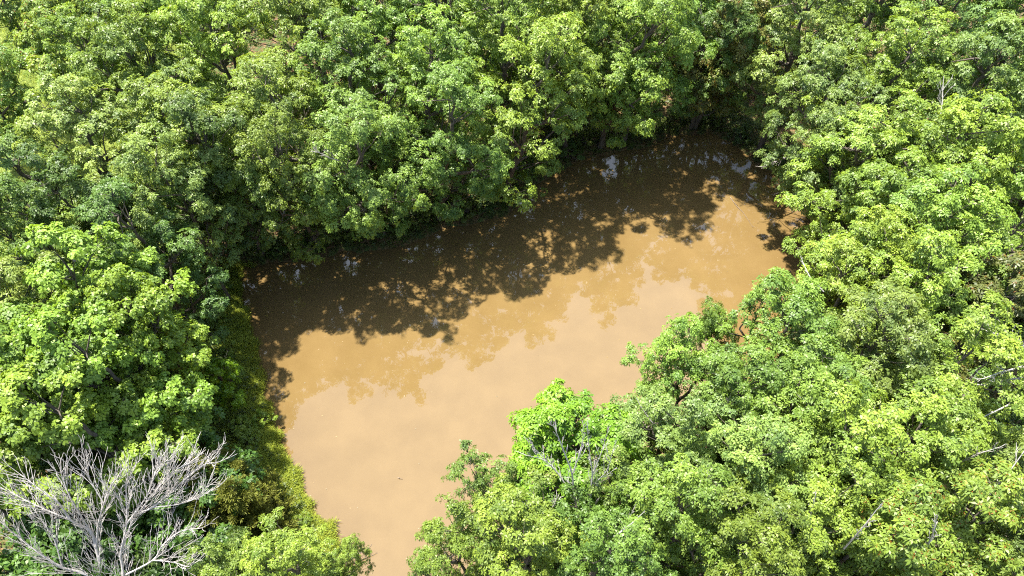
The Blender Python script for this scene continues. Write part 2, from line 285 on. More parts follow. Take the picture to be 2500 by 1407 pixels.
def leaf_material(name, trans=.31, gloss=.42, rough=.45, fleck=None):
    m, nt, ns, ls, out = mat(name)
    oi = ns.new('ShaderNodeObjectInfo')
    at = N_(ns, 'ShaderNodeAttribute', attribute_name='tint')
    # tint 0 .. 1 : older deep leaves to young yellowish leaves
    c1 = mixc(ns, ls, at.outputs['Fac'], (.62, .66, .80), (1.40, 1.26, 1.10))
    base = mixc(ns, ls, 1.0, oi.outputs['Color'], c1, 'MULTIPLY')
    if fleck:
        gt = N_(ns, 'ShaderNodeMath', operation='GREATER_THAN'); gt.inputs[1].default_value = 1.1
        ls.new(at.outputs['Fac'], gt.inputs[0])
        base = mixc(ns, ls, gt.outputs[0], base, fleck)
    p = ns.new('ShaderNodeBsdfPrincipled'); ls.new(base, p.inputs['Base Color'])
    p.inputs['Roughness'].default_value = rough; p.inputs['Specular IOR Level'].default_value = gloss
    t = ns.new('ShaderNodeBsdfTranslucent')
    tc = mixc(ns, ls, 1.0, base, (1.5, 1.35, .45), 'MULTIPLY'); ls.new(tc, t.inputs[0])
    mx = ns.new('ShaderNodeMixShader'); mx.inputs[0].default_value = trans
    ls.new(p.outputs[0], mx.inputs[1]); ls.new(t.outputs[0], mx.inputs[2]); ls.new(mx.outputs[0], out.inputs[0])
    return m
M_leaf = leaf_material('oak_leaves')
M_fleck = leaf_material('leaves_with_rusty_stalks', fleck=(.30, .10, .02))
M_needle = leaf_material('cedar_foliage', trans=.15, gloss=.2, rough=.6)
M_grass = leaf_material('grass_blades', trans=.3, gloss=.3, rough=.5)

def bark_material(name, c1, c2, scale=14):
    m, nt, ns, ls, out = mat(name)
    tc = ns.new('ShaderNodeTexCoord')
    mp = ns.new('ShaderNodeMapping'); mp.inputs['Scale'].default_value = (1, 1, .3); ls.new(tc.outputs['Object'], mp.inputs[0])
    n = noise(ns, ls, scale, 6, .65, mp.outputs[0])
    r = ramp(ns, ls, n.outputs['Fac'], [(.3, c1), (.7, c2)])
    p = ns.new('ShaderNodeBsdfPrincipled'); ls.new(r.outputs[0], p.inputs['Base Color']); p.inputs['Roughness'].default_value = .9
    b = ns.new('ShaderNodeBump'); b.inputs['Strength'].default_value = .5; b.inputs['Distance'].default_value = .02
    ls.new(n.outputs['Fac'], b.inputs['Height']); ls.new(b.outputs[0], p.inputs['Normal']); ls.new(p.outputs[0], out.inputs[0])
    return m
M_bark = bark_material('oak_bark', (.05, .04, .03), (.17, .14, .11))
M_dead = bark_material('weathered_dead_wood', (.33, .30, .275), (.60, .555, .51))
M_deadbrown = bark_material('brown_dead_wood', (.12, .085, .06), (.30, .24, .19))

# ------------------------------------------------------------------ water and ground
SH = np.array(SHORE)
def catmull(P, k=6):
    n = len(P); out = []
    for i in range(n):
        p0, p1, p2, p3 = P[i - 1], P[i], P[(i + 1) % n], P[(i + 2) % n]
        for t in np.arange(k) / k:
            out.append(.5 * ((2 * p1) + (-p0 + p2) * t + (2 * p0 - 5 * p1 + 4 * p2 - p3) * t * t + (-p0 + 3 * p1 - 3 * p2 + p3) * t ** 3))
    return np.array(out)
SHC = catmull(SH)
rs = np.random.default_rng(5)
_k = np.arange(len(SHC))[:, None]
SHC = SHC + rs.normal(0, .10, SHC.shape) + .16 * np.sin(_k * .9 + [0, 2]) * np.sin(_k * .37 + [1, 0])
def sdist(X, Y):
    """signed distance to the shore line, negative over the pond"""
    X = np.asarray(X, float); Y = np.asarray(Y, float)
    best = np.full(X.shape, 1e9); ins = np.zeros(X.shape, bool)
    n = len(SHC)
    for i in range(n):
        x1, y1 = SHC[i]; x2, y2 = SHC[(i + 1) % n]
        dx, dy = x2 - x1, y2 - y1
        t = np.clip(((X - x1) * dx + (Y - y1) * dy) / (dx * dx + dy * dy + 1e-12), 0, 1)
        best = np.minimum(best, np.hypot(X - x1 - t * dx, Y - y1 - t * dy))
        if abs(dy) > 1e-9:
            ins ^= ((y1 > Y) != (y2 > Y)) & (X < (Y - y1) * dx / dy + x1)
    return np.where(ins, -best, best)
def hills(X, Y):
    return .25 * np.sin(X * .21 + 1) * np.cos(Y * .17) + .12 * np.sin(X * .53 + Y * .41) + .05 * np.sin(X * 1.7) * np.sin(Y * 1.3 + 2)
def height(X, Y):
    d = sdist(X, Y)
    h = np.where(d < 0, np.maximum(d * .5, -.9), .42 * (1 - np.exp(-np.maximum(d, 0) / .35)) + .04 * np.minimum(np.maximum(d, 0), 12))
    return h + hills(X, Y) * np.clip(d / 3, 0, 1)
gx = np.concatenate([np.arange(-400, -48, 22), np.arange(-44, -26, 1.2), np.arange(-26, 26, .28), np.arange(26, 44, 1.2), np.arange(48, 401, 22)])
gy = np.concatenate([np.arange(-300, -20, 22), np.arange(-18, 2, 1.2), np.arange(2, 40, .28), np.arange(40, 66, 1.2), np.arange(68, 700, 24)])
GX, GY = np.meshgrid(gx, gy); GZ = height(GX, GY)
nx, ny = len(gx), len(gy)
ii = (np.arange(ny - 1)[:, None] * nx + np.arange(nx - 1)[None])
GF = np.stack([ii, ii + 1, ii + nx + 1, ii + nx], -1).reshape(-1, 4)

def meadow(x, y):     # open sunny meadow beyond the wood, far left
    return (np.asarray(y) > 19) * 1 / (1 + np.exp(-( -(x + 19.3) - (y - 28) * .22) * 1.5))
m, nt, ns, ls, out = mat('ground')
tc = ns.new('ShaderNodeTexCoord')
n1 = noise(ns, ls, .5, 5, .6, tc.outputs['Object']); n2 = noise(ns, ls, 7, 6, .7, tc.outputs['Object']); n3 = noise(ns, ls, 2.2, 4, .6, tc.outputs['Object'])
litter = ramp(ns, ls, n2.outputs['Fac'], [(.3, (.045, .025, .012)), (.5, (.13, .07, .03)), (.72, (.28, .16, .08))])
green = ramp(ns, ls, n2.outputs['Fac'], [(.3, (.02, .035, .008)), (.7, (.09, .13, .025))])
fac = ramp(ns, ls, n3.outputs['Fac'], [(.42, (0, 0, 0)), (.6, (1, 1, 1))])
woods = mixc(ns, ls, fac.outputs[0], litter.outputs[0], green.outputs[0])
mead = ramp(ns, ls, n2.outputs['Fac'], [(.3, (.16, .22, .04)), (.6, (.28, .33, .07)), (.8, (.36, .36, .12))])
at = N_(ns, 'ShaderNodeAttribute', attribute_name='tint')
c = mixc(ns, ls, at.outputs['Fac'], woods, mead.outputs[0])
p = ns.new('ShaderNodeBsdfPrincipled'); ls.new(c, p.inputs['Base Color']); p.inputs['Roughness'].default_value = .95
b = ns.new('ShaderNodeBump'); b.inputs['Strength'].default_value = .8; b.inputs['Distance'].default_value = .08
ls.new(n2.outputs['Fac'], b.inputs['Height']); ls.new(b.outputs[0], p.inputs['Normal']); ls.new(p.outputs[0], out.inputs[0])
M_ground = m
g = obj('ground', mesh('ground', np.stack([GX, GY, GZ], -1).reshape(-1, 3), GF, M_ground, meadow(GX, GY).ravel()))
g['kind'] = 'structure'
g.data.polygons.foreach_set('use_smooth', np.ones(len(g.data.polygons), bool))

m, nt, ns, ls, out = mat('muddy_water')
tc = ns.new('ShaderNodeTexCoord')
n1 = noise(ns, ls, .12, 3, .5, tc.outputs['Object'])
cr = ramp(ns, ls, n1.outputs['Fac'], [(.3, (.156, .102, .037)), (.7, (.168, .111, .043))])
p = ns.new('ShaderNodeBsdfPrincipled')
wat = N_(ns, 'ShaderNodeAttribute', attribute_name='tint')       # shallows: more brown silt near the bank
n5 = noise(ns, ls, .55, 5, .6, tc.outputs['Object'])
silt = ramp(ns, ls, n5.outputs['Fac'], [(.35, (.93, .92, .90)), (.65, (1.05, 1.05, 1.06))])
wc = mixc(ns, ls, wat.outputs['Fac'], cr.outputs[0], (.145, .094, .036))
wc = mixc(ns, ls, 1.0, wc, silt.outputs[0], 'MULTIPLY')
ls.new(wc, p.inputs['Base Color'])
p.inputs['Subsurface Weight'].default_value = 0.0
p.inputs['Subsurface Radius'].default_value = (1.0, .55, .2); p.inputs['Subsurface Scale'].default_value = .12
p.inputs['Roughness'].default_value = .02; p.inputs['IOR'].default_value = 1.55
n2 = noise(ns, ls, 1.3, 3, .5, tc.outputs['Object'])
b = ns.new('ShaderNodeBump'); b.inputs['Strength'].default_value = .12; b.inputs['Distance'].default_value = .02
ls.new(n2.outputs['Fac'], b.inputs['Height']); ls.new(b.outputs[0], p.inputs['Normal'])
ls.new(p.outputs[0], out.inputs[0])
M_water = m
x0, x1, y0, y1 = SHC[:, 0].min() - .4, SHC[:, 0].max() + .4, SHC[:, 1].min() - .4, SHC[:, 1].max() + .4
wx = np.linspace(x0, x1, 160); wy = np.linspace(y0, y1, 160); WX, WY = np.meshgrid(wx, wy)
ii = (np.arange(159)[:, None] * 160 + np.arange(159)[None])
wf = np.stack([ii, ii + 1, ii + 161, ii + 160], -1).reshape(-1, 4)
wme = mesh('water', np.stack([WX, WY, WX * 0 + .002], -1).reshape(-1, 3), wf, M_water, np.clip(np.exp(sdist(WX, WY) / .7), 0, 1).ravel())
wo = obj('pond_water', wme); wo['kind'] = 'structure'

# ------------------------------------------------------------------ broadleaf tree prototypes (height 12, crown radius 3)
def crown_points(rng, R, H, zb, n, dmin, lob):
    a, b_, c_ = rng.uniform(0, 6.28, 3)
    pts = []
    tries = 0
    while len(pts) < n and tries < 20000:
        tries += 1
        t = rng.uniform(0, 1) ** .8                       # height fraction in crown
        prof = (math.sin(math.pi * min(1, .18 + .78 * t)) ** .75) * (1 - .25 * max(0, .35 - t))
        th = rng.uniform(0, 6.28)
        rr = R * prof * (1 + lob * math.sin(2 * th + a + t * 2) + lob * .8 * math.sin(3 * th + b_ - t * 3) + .12 * math.sin(5 * th + c_ + t * 5))
        r = rr * rng.uniform(.0, 1) ** .42
        p_ = np.array([r * math.cos(th), r * math.sin(th), zb + (H - zb) * t])
        if pts and np.min(np.linalg.norm((np.array(pts) - p_) * [1, 1, 1.25], axis=1)) < dmin: continue
        pts.append(p_)
    return np.array(pts)

def skeleton(rng, CP, H, zb, r0, fork=.62):
    T = Tubes()
    top = H * fork
    nseg = 10
    z = np.linspace(-.4, top, nseg)
    cx = np.cumsum(rng.normal(0, .09, nseg)); cy = np.cumsum(rng.normal(0, .09, nseg)); cx[:2] = 0; cy[:2] = 0
    trunk = np.stack([cx, cy, z], -1)
    rad = r0 * (1 - .55 * np.linspace(0, 1, nseg)); rad[0] *= 1.35; rad[1] *= 1.08
    T.add(trunk, rad, 9)
    # main limbs
    k = 9
    idx = [int(np.argmax(CP[:, 2]))]
    for _ in range(k - 1):
        d = np.min(np.linalg.norm(CP[:, None] - CP[idx][None], axis=2), axis=1); idx.append(int(np.argmax(d)))
    lab = np.argmin(np.linalg.norm(CP[:, None] - CP[idx][None], axis=2), axis=1)
    for j in range(k):
        mem = CP[lab == j]
        if not len(mem): continue
        cen = mem.mean(0); cen[2] -= .5
        hz = np.linalg.norm(cen[:2])
        za = min(top, max(zb * .8, cen[2] - hz * .9 - .5))
        i = np.interp(za, z, np.arange(nseg)); i0 = int(min(i, nseg - 2)); st = trunk[i0] + (trunk[i0 + 1] - trunk[i0]) * (i - i0)
        L = bez(st, cen, [0, 0, -.12 * hz], 8, .07, rng)
        rl = .055 + .007 * len(mem)
        T.add(L, np.linspace(rl, rl * .45, 8), 6)
        for q in mem:
            s0 = L[int(rng.integers(3, 8))]
            B = bez(s0, q - [0, 0, .15], rng.normal(0, .12, 3), 5, .03, rng)
            T.add(B, np.linspace(rl * .4, .013, 5), 4)
    return T

def broadleaf(rng, n=50, R=3., H=12., zb=3.2, rc=(.62, .98), sub=8, ros=15, k=6, L=.15, W=.068, lob=.2, flat=.55, r0=.17, dmin=.86, fleck=0., twigs=True, fork=.62):
    CP = crown_points(rng, R - .5, H - .5, zb, n, dmin, lob)
    T = skeleton(rng, CP, H, zb, r0, fork)
    C = []; Nn = []; tn = []
    axis_c = np.array([0, 0, zb + (H - zb) * .35])
    for q in CP:
        rh = rng.uniform(*rc); rv = rh * flat
        outd = unit((q - axis_c) * [1, 1, .6])
        ct = rng.uniform(-.27, .24)
        sdirs = unit(rng.normal(0, 1, (sub, 3)) + outd * .7 + [0, 0, .45])
        subc = q + sdirs * [rh, rh, rv] * rng.uniform(.6, 1.05, (sub, 1))
        for sc_, sd2 in zip(subc, sdirs):
            m_ = int(ros * rng.uniform(.6, 1.4))
            rr = rh * rng.uniform(.26, .42)
            g_ = unit(rng.normal(0, 1, (m_, 3)) + [0, 0, .45])
            off = g_ * rr * rng.uniform(.55, 1.05, (m_, 1)) * [1, 1, .62]
            C.append(sc_ + off); Nn.append(g_ * .7 + sd2 * .5 + np.array([0, 0, .75]))
            tn.append(np.clip(.5 + ct + rng.normal(0, .1) + rng.normal(0, .16, m_), 0, 1))
            if twigs and rng.random() < .6: T.add(np.array([q - [0, 0, .1], sc_ + [0, 0, .05]]), [.014, .006], 3)
    C = np.concatenate(C); Nn = np.concatenate(Nn); tn = np.concatenate(tn)
    V, F = leaf_quads(rng, C, Nn, k, L, W)
    tv = np.repeat(tn, k * 4)
    if fleck:
        # rusty young stalks at the heart of rosettes
        sel = rng.random(len(C)) < fleck
        V2, F2 = leaf_quads(rng, C[sel] + [0, 0, .03], Nn[sel], 3, L * .45, W * .5)
        F = np.concatenate([F, F2 + len(V)]); V = np.concatenate([V, V2]); tv = np.concatenate([tv, np.full(len(V2), 1.5)])
    return V, F, tv, T

PROTO = {}
def proto(key, seed, leafmat=None, **kw):
    rng = np.random.default_rng(seed)
    V, F, tv, T = broadleaf(rng, **kw)
    PROTO.setdefault(key, []).append((mesh('crown', V, F, leafmat or M_leaf, tv), T.build('trunk', M_bark)))
for i in range(5): proto('oak', 10 + i)
for i in range(3): proto('edge', 30 + i, n=43, zb=1.8, dmin=.88, lob=.28)
for i in range(3): proto('maple', 40 + i, n=44, zb=3.5, rc=(.7, 1.1), ros=16, k=5, L=.175, W=.125, flat=.45, lob=.25)
for i in range(2): proto('star', 50 + i, leafmat=M_fleck, n=46, ros=13, k=7, L=.21, W=.075, fleck=.35, lob=.22)
for i in range(2): proto('loose', 60 + i, n=38, sub=7, ros=12, rc=(.5, .85), lob=.25)
proto('hickory', 70, n=74, zb=2.6, ros=17, k=6, L=.2, W=.08, lob=.12, rc=(.6, .9))
KIND = {'O': ('oak', (.168, .268, .042)), 'L': ('oak', (.202, .318, .046)), 'G': ('oak', (.182, .280, .062)), 'D': ('edge', (.105, .182, .034)),
        'Y': ('star', (.19, .30, .045)), 'M': ('maple', (.190, .298, .034)), 'B': ('star', (.17, .19, .04)), 'S': ('loose', (.15, .25, .05)), 'H': ('hickory', (.165, .300, .022))}
NAMES = {'O': 'oak_tree', 'L': 'oak_tree', 'G': 'oak_tree', 'D': 'oak_tree', 'Y': 'oak_tree', 'M': 'maple_tree', 'B': 'oak_tree', 'S': 'oak_tree', 'H': 'hickory_tree'}
rt = random.Random(3)
cnt = {}
for (x, y, H, R, lx, ly, kd, lab, grp) in TREES:
    key, c0 = KIND[kd]
    if kd in 'OL' and 'far bank' in lab and 'front' in lab: key = 'edge'
    cnt[key] = cnt.get(key, -1) + 1
    cm, tm = PROTO[key][cnt[key] % len(PROTO[key])]
    z = float(height(np.array([x]), np.array([y]))[0])
    root = empty(NAMES[kd], (x, y, z - .05))
    tag(root, lab, 'tree', grp)
    root.rotation_euler = (Matrix.Rotation(rt.uniform(0, 6.28), 3, 'Z')).to_euler()
    up = Vector((lx, ly, 1)).normalized()
    q = up.to_track_quat('Z', 'Y') @ Matrix.Rotation(rt.uniform(0, 6.28), 3, 'Z').to_quaternion()
    root.rotation_euler = q.to_euler()
    root.scale = (R / 3 * 1.08, R / 3 * 1.08, H / 12)
    tr = obj('trunk', tm, root); cr_ = obj('crown', cm, root)
    f = rt.uniform(.86, 1.14); w_ = rt.uniform(-.1, .1)
    cr_.color = (c0[0] * f * (1 + w_), c0[1] * f, c0[2] * f * (1 - w_), 1)

# ------------------------------------------------------------------ saplings, bushes, cedars
def hz(x, y): return float(height(np.array([x]), np.array([y]))[0])
def leafy(key, seed, n_, leafmat=None, **kw):
    for i in range(n_): proto(key, seed + i, leafmat, **kw)
leafy('bush', 100, 4, n=12, R=1.35, H=1.9, zb=.35, rc=(.32, .55), sub=5, ros=10, L=.13, W=.07, r0=.04, dmin=.42, fork=.4)
leafy('sapling', 110, 3, n=20, R=1.6, H=4.0, zb=.7, rc=(.4, .65), sub=6, ros=10, L=.16, W=.09, r0=.06, dmin=.55)
PROTO_I = {}
def plant(key, name, x, y, s, sz, colr, label, cat, group=None, trunk=True):
    i = PROTO_I[key] = PROTO_I.get(key, -1) + 1
    cm, tm = PROTO[key][i % len(PROTO[key])]
    r = empty(name, (x, y, hz(x, y) - .05)); tag(r, label, cat, group)
    r.rotation_euler = (rt.uniform(-.06, .06), rt.uniform(-.06, .06), rt.uniform(0, 6.28)); r.scale = (s, s, sz)
    if trunk: obj('stem', tm, r)
    c_ = obj('foliage', cm, r); f = rt.uniform(.85, 1.15)
    c_.color = (colr[0] * f, colr[1] * f, colr[2] * f, 1)
    return r
ORDW = 'first second third fourth fifth sixth seventh eighth ninth tenth eleventh twelfth thirteenth fourteenth fifteenth sixteenth seventeenth eighteenth nineteenth twentieth twenty-first twenty-second twenty-third twenty-fourth'.split()
# bushes at the far waterline, left to right, just up the bank from the shore line
far = [SHC[i] for i in range(8, 76)]
far = sorted([p_ for p_ in far if p_[1] > 24.5], key=lambda p_: p_[0])
fx = np.linspace(-14.3, 14.8, 24)
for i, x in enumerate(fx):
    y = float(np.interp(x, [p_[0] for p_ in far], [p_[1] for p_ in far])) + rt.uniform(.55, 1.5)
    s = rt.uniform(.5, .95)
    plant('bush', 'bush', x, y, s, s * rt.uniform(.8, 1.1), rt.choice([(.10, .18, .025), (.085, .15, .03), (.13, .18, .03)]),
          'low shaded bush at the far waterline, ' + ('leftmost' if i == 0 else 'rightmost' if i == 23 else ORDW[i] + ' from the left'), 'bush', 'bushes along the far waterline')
# bushes on the left bank, far to near
lb = [(-15.6, 22.6, .8), (-15.3, 20.8, .6), (-14.2, 18.4, .6), (-13.7, 17.4, .7), (-12.0, 13.9, .55), (-10.4, 11.7, .45), (-11.7, 15.2, .5), (-12.6, 14.6, .65), (-8.9, 10.2, .45), (-8.4, 9.1, .45)]
for i, (x, y, s) in enumerate(lb):
    plant('bush', 'bush', x, y, s, s, (.18, .28, .03), 'green bush on the grassy left bank, ' + ('topmost' if i == 0 else 'lowest' if i == len(lb) - 1 else ORDW[i] + ' from the top'), 'bush', 'bushes on the left bank')
# right bank bushes
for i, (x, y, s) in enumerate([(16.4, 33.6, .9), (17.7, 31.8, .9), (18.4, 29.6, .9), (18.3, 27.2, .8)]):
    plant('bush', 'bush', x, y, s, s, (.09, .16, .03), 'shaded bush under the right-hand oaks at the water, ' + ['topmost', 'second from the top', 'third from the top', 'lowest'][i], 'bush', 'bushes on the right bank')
# understorey saplings in the shade of the wood
sp = []
for _ in range(4000):
    if len(sp) >= 64: break
    x, y = rt.uniform(-22, 26), rt.uniform(4, 50)
    d = float(sdist(np.array([x]), np.array([y]))[0])
    if d < 2.2 or meadow(x, y) > .3 or (x < -9 and 6 < y < 17 and x > -13): continue
    if any((x - a) ** 2 + (y - b) ** 2 < 7 for a, b in sp) or any((x - t[0]) ** 2 + (y - t[1]) ** 2 < 1.2 for t in TREES): continue
    u_ = abs(x) / (y * .616 + 24)
    if u_ > .78: continue
    sp.append((x, y))
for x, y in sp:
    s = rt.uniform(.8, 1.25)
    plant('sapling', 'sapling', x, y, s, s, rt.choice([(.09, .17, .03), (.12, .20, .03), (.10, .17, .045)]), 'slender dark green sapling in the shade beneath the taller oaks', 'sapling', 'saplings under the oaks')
# low maples round the foot of the dead tree
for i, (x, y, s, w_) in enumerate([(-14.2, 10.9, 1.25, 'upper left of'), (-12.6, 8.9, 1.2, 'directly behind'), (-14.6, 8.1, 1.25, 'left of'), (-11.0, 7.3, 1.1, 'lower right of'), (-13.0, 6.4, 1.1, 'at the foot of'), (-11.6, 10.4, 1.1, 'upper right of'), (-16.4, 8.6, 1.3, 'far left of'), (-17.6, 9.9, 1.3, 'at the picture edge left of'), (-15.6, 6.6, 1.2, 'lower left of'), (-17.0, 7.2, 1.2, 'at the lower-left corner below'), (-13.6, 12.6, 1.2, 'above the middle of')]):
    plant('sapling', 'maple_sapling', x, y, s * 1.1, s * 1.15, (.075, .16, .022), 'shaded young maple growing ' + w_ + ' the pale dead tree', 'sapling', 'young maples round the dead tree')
# vine-hung small trees beside the left bank
plant('sapling', 'vine_covered_tree', -13.2, 16.2, .7, .95, (.17, .31, .012), 'vivid lime vine-covered small tree leaning towards the left waterline', 'tree')
plant('sapling', 'vine_covered_tree', -14.1, 15.3, .75, 1.05, (.12, .25, .012), 'deeper green vine-covered small tree just left of the lime one', 'tree')
plant('sapling', 'small_tree', -7.6, 7.9, .55, .9, (.17, .28, .05), 'small green tree leaning out over the foot of the pond', 'tree')

def cedar(seed):
    rng = np.random.default_rng(seed)
    T = Tubes(); H = 4.6; R = 1.45
    T.add(np.array([[0, 0, -.3], [0, 0, H * .5], [.05, 0, H * .95]]), [.08, .05, .012], 6)
    C = []; Nn = []; tn = []
    for i in range(150):
        t = rng.uniform(.03, 1) ** .9; z = H * t
        r = R * (1 - t) ** .7 * rng.uniform(.75, 1.15) + .12; th = rng.uniform(0, 6.28)
        tip = np.array([r * math.cos(th), r * math.sin(th), z + r * .25])
        P = bez([0, 0, z - r * .25], tip, [0, 0, -.1 * r], 4)
        T.add(P, np.linspace(.018, .005, 4), 3)
        m_ = int(26 * r / R) + 12
        f = rng.uniform(.3, 1.05, m_)[:, None]
        q = P[0] + (tip - P[0]) * f + rng.normal(0, .07, (m_, 3))
        C.append(q); Nn.append(unit(tip - P[0]) + [0, 0, .5] + rng.normal(0, .2, (m_, 3))); tn.append(np.clip(.1 + .75 * f[:, 0] + rng.normal(0, .15, m_), 0, 1.0))
    C = np.concatenate(C); Nn = np.concatenate(Nn); tn = np.concatenate(tn)
    V, F = leaf_quads(rng, C, Nn, 6, .17, .035, up=.9, droop=.05)
    return mesh('foliage', V, F, M_needle, np.repeat(tn, 24)), T.build('stem', M_bark)
PROTO['cedar'] = [cedar(200), cedar(201)]
for x, y, s, where in [(-12.3, 12.0, .85, 'topmost of the group on the left bank'), (-11.1, 11.2, .8, 'nearest the water on the left bank'), (-12.3, 10.9, 1.1, 'beside the tips of the dead tree'),
                       (-10.6, 9.9, 1.05, 'lowest of the group on the left bank'), (-11.7, 9.7, .95, 'in the middle of the lower pair'), (-10.1, 10.0, .6, 'smallest, by the waterline')]:
    plant('cedar', 'cedar_tree', x, y, s, s, (.105, .125, .018), 'dark olive feathery cedar, ' + where, 'cedar tree', 'cedars on the left bank')

# ------------------------------------------------------------------ dead wood
def spray(T, rng, p0, d, L, r, depth):
    n = 5; P = [np.array(p0, float)]; dd = unit(np.array(d, float))
    for i in range(n):
        dd = unit(dd + rng.normal(0, .08, 3) + [0, .02, .09]); P.append(P[-1] + dd * L / n)
    P = np.array(P); T.add(P, np.linspace(r, max(.006, r * .5), n + 1), 4 if r > .02 else 3)
    if depth <= 0: return
    for i in range(1, n + 1):
        if rng.random() < .35: continue
        for _ in range(2 if depth > 1 else 1):
            t = unit(P[i] - P[i - 1]); s_ = unit(np.cross(t, rng.normal(0, 1, 3)))
            spray(T, rng, P[i], t * .95 + s_ * .5, L * rng.uniform(.35, .6) * (1 - .09 * i), max(.008, r * .55), depth - 1)
def dress(T, rng, P, r, L0=1.0, step=.24, start=.3, depth=1):
    """side twigs along a limb"""
    P = np.array(P, float)
    seg = np.linalg.norm(np.diff(P, axis=0), axis=1); cs = np.concatenate([[0], np.cumsum(seg)]); tot = cs[-1]
    s = tot * start
    while s < tot:
        q = np.array([np.interp(s, cs, P[:, k]) for k in range(3)]); i = min(len(seg) - 1, int(np.searchsorted(cs, s, 'right')) - 1)
        t = unit(P[i + 1] - P[i]); side = unit(np.cross(t, rng.normal(0, 1, 3)))
        spray(T, rng, q, t * 1.0 + side * .6 + [0, .1, .2], L0 * (1.15 - .6 * s / tot) * rng.uniform(.6, 1.2), .010, depth)
        s += step * rng.uniform(.6, 1.5)
    spray(T, rng, P[-1], P[-1] - P[-2], L0 * .6, .011, depth)
def smooth(P, k=4):
    P = np.array(P, float); Q = np.vstack([2 * P[0] - P[1], P, 2 * P[-1] - P[-2]]); out = []
    for i in range(1, len(Q) - 2):
        p0, p1, p2, p3 = Q[i - 1:i + 3]
        for t in np.arange(k) / k: out.append(.5 * (2 * p1 + (p2 - p0) * t + (2 * p0 - 5 * p1 + 4 * p2 - p3) * t * t + (3 * p1 - p0 - 3 * p2 + p3) * t ** 3))
    out.append(P[-1]); return np.array(out)
def dead_tree(name, label, stems, base, mat_, stem_ids, seed, L0, step, cat='dead tree'):
    rng = np.random.default_rng(seed)
    bz = hz(*base); root = empty(name, (base[0], base[1], bz)); tag(root, label, cat)
    off = np.array([base[0], base[1], bz])
    T = Tubes()
    for k in stem_ids:
        P, r = stems[k]; P = np.vstack([[base[0], base[1], bz - .3], P]); Q = smooth(P)
        T.add(Q - off, np.linspace(r * .72, r * .10, len(Q)), 7)
    obj('trunk', T.build('trunk', mat_), root)
    for k, (P, r) in enumerate(stems):
        tw = Tubes(); Q = smooth(P)
        if k not in stem_ids: tw.add(Q - off, np.linspace(r * .6, r * .18, len(Q)), 6)
        dress(tw, rng, Q - off, r, L0, step, .25)
        obj('branch', tw.build('branch', mat_), root)
    return root
DEAD = [([(a_, b_ - .55, c_) for a_, b_, c_ in P_], r_) for P_, r_ in DEAD]
b0 = np.mean([DEAD[0][0][0], DEAD[2][0][0], DEAD[6][0][0]], axis=0)
dead_tree('dead_tree', 'large leafless dead tree with pale grey fanning branches at the lower left', DEAD, (float(b0[0]), float(b0[1])), M_dead, (0, 2, 6), 7, 1.5, .095)
dead_tree('dead_tree', 'slim white dead tree standing in front of the lime-green hickory', DEAD2, (float(DEAD2[0][0][0][0]), float(DEAD2[0][0][0][1])), M_dead, (0, 4), 8, .6, .22)
def snag(name, label, pts, r, seed, L0=.7, step=.3, m_=None, cat='dead branch', start=.3, depth=1):
    rng = np.random.default_rng(seed); P = smooth(pts); o3 = P[0].copy()
    T = Tubes(); T.add(P - o3, np.linspace(r, r * .3, len(P)), 6)
    root = empty(name, tuple(o3)); tag(root, label, cat); obj('stem', T.build('stem', m_ or M_dead), root)
    if L0:
        T2 = Tubes(); dress(T2, rng, P - o3, r, L0, step, start, depth); obj('twigs', T2.build('twigs', m_ or M_dead), root)
    return root
snag('dead_sapling', 'grey leafless sapling poking up behind the bright maple clump', [(-16.30, 18.00, 5.00), (-15.76, 17.61, 7.00), (-15.36, 17.31, 8.20), (-15.13, 17.08, 9.00)], 0.035, 300, 0.6, 0.28, M_dead, 'dead sapling')
snag('dead_sapling', 'small pale bare sapling on the left bank beside the vine-covered trees', [(-14.12, 17.15, 0.20), (-13.60, 17.17, 1.50), (-13.17, 17.27, 2.80)], 0.03, 301, 0.6, 0.25, M_dead, 'dead sapling')
snag('dead_sapling', 'thin brown bare sapling between maples and vine-covered trees', [(-14.74, 16.14, 0.20), (-13.88, 15.23, 3.00), (-13.76, 14.87, 4.50)], 0.03, 302, 0.8, 0.22, M_deadbrown, 'dead sapling')
snag('bare_snag', 'brown leafless trunk rising through the left side of the dead tree', [(-17.49, 7.18, 0.00), (-16.35, 8.33, 4.00), (-15.80, 8.73, 6.00), (-15.47, 9.10, 7.20)], 0.07, 303, 0.5, 0.5, M_deadbrown, 'dead tree')
snag('leaning_trunk', 'thick mossy trunk leaning in from the lower-left edge', [(-17.07, 7.80, 0.00), (-17.68, 8.54, 3.50), (-17.93, 8.88, 6.00), (-17.85, 8.90, 8.00)], 0.17, 304, 0, 0.5, M_bark, 'tree trunk')
snag('dead_tree', 'bare grey dead tree spreading twigs at the right edge', [(23.67, 14.22, 3.00), (19.43, 13.43, 8.00), (17.09, 13.16, 10.30), (16.00, 13.00, 10.90), (15.25, 13.04, 11.20)], 0.06, 305, 1.0, 0.2, M_dead, 'dead tree')
snag('dead_branch', 'pale bare limb curling out above the right edge, below the bare tree', [(19.83, 12.41, 8.00), (16.96, 11.91, 10.50), (15.71, 11.53, 11.00), (14.65, 11.11, 11.20)], 0.04, 306, 0.8, 0.22, M_dead, 'dead branch')
snag('dead_branch', 'long straight grey limb slanting down from the right edge', [(18.96, 12.45, 8.50), (17.10, 11.56, 8.80), (15.42, 10.79, 9.00)], 0.045, 307, 0.35, 0.6, M_dead, 'dead branch')
snag('dead_branch', 'bleached limb on the yellow-tinged oak at the right bank', [(11.19, 15.31, 10.20), (10.63, 15.51, 10.70), (10.37, 16.02, 11.00)], 0.03, 308, 0.35, 0.4, M_dead, 'dead branch')
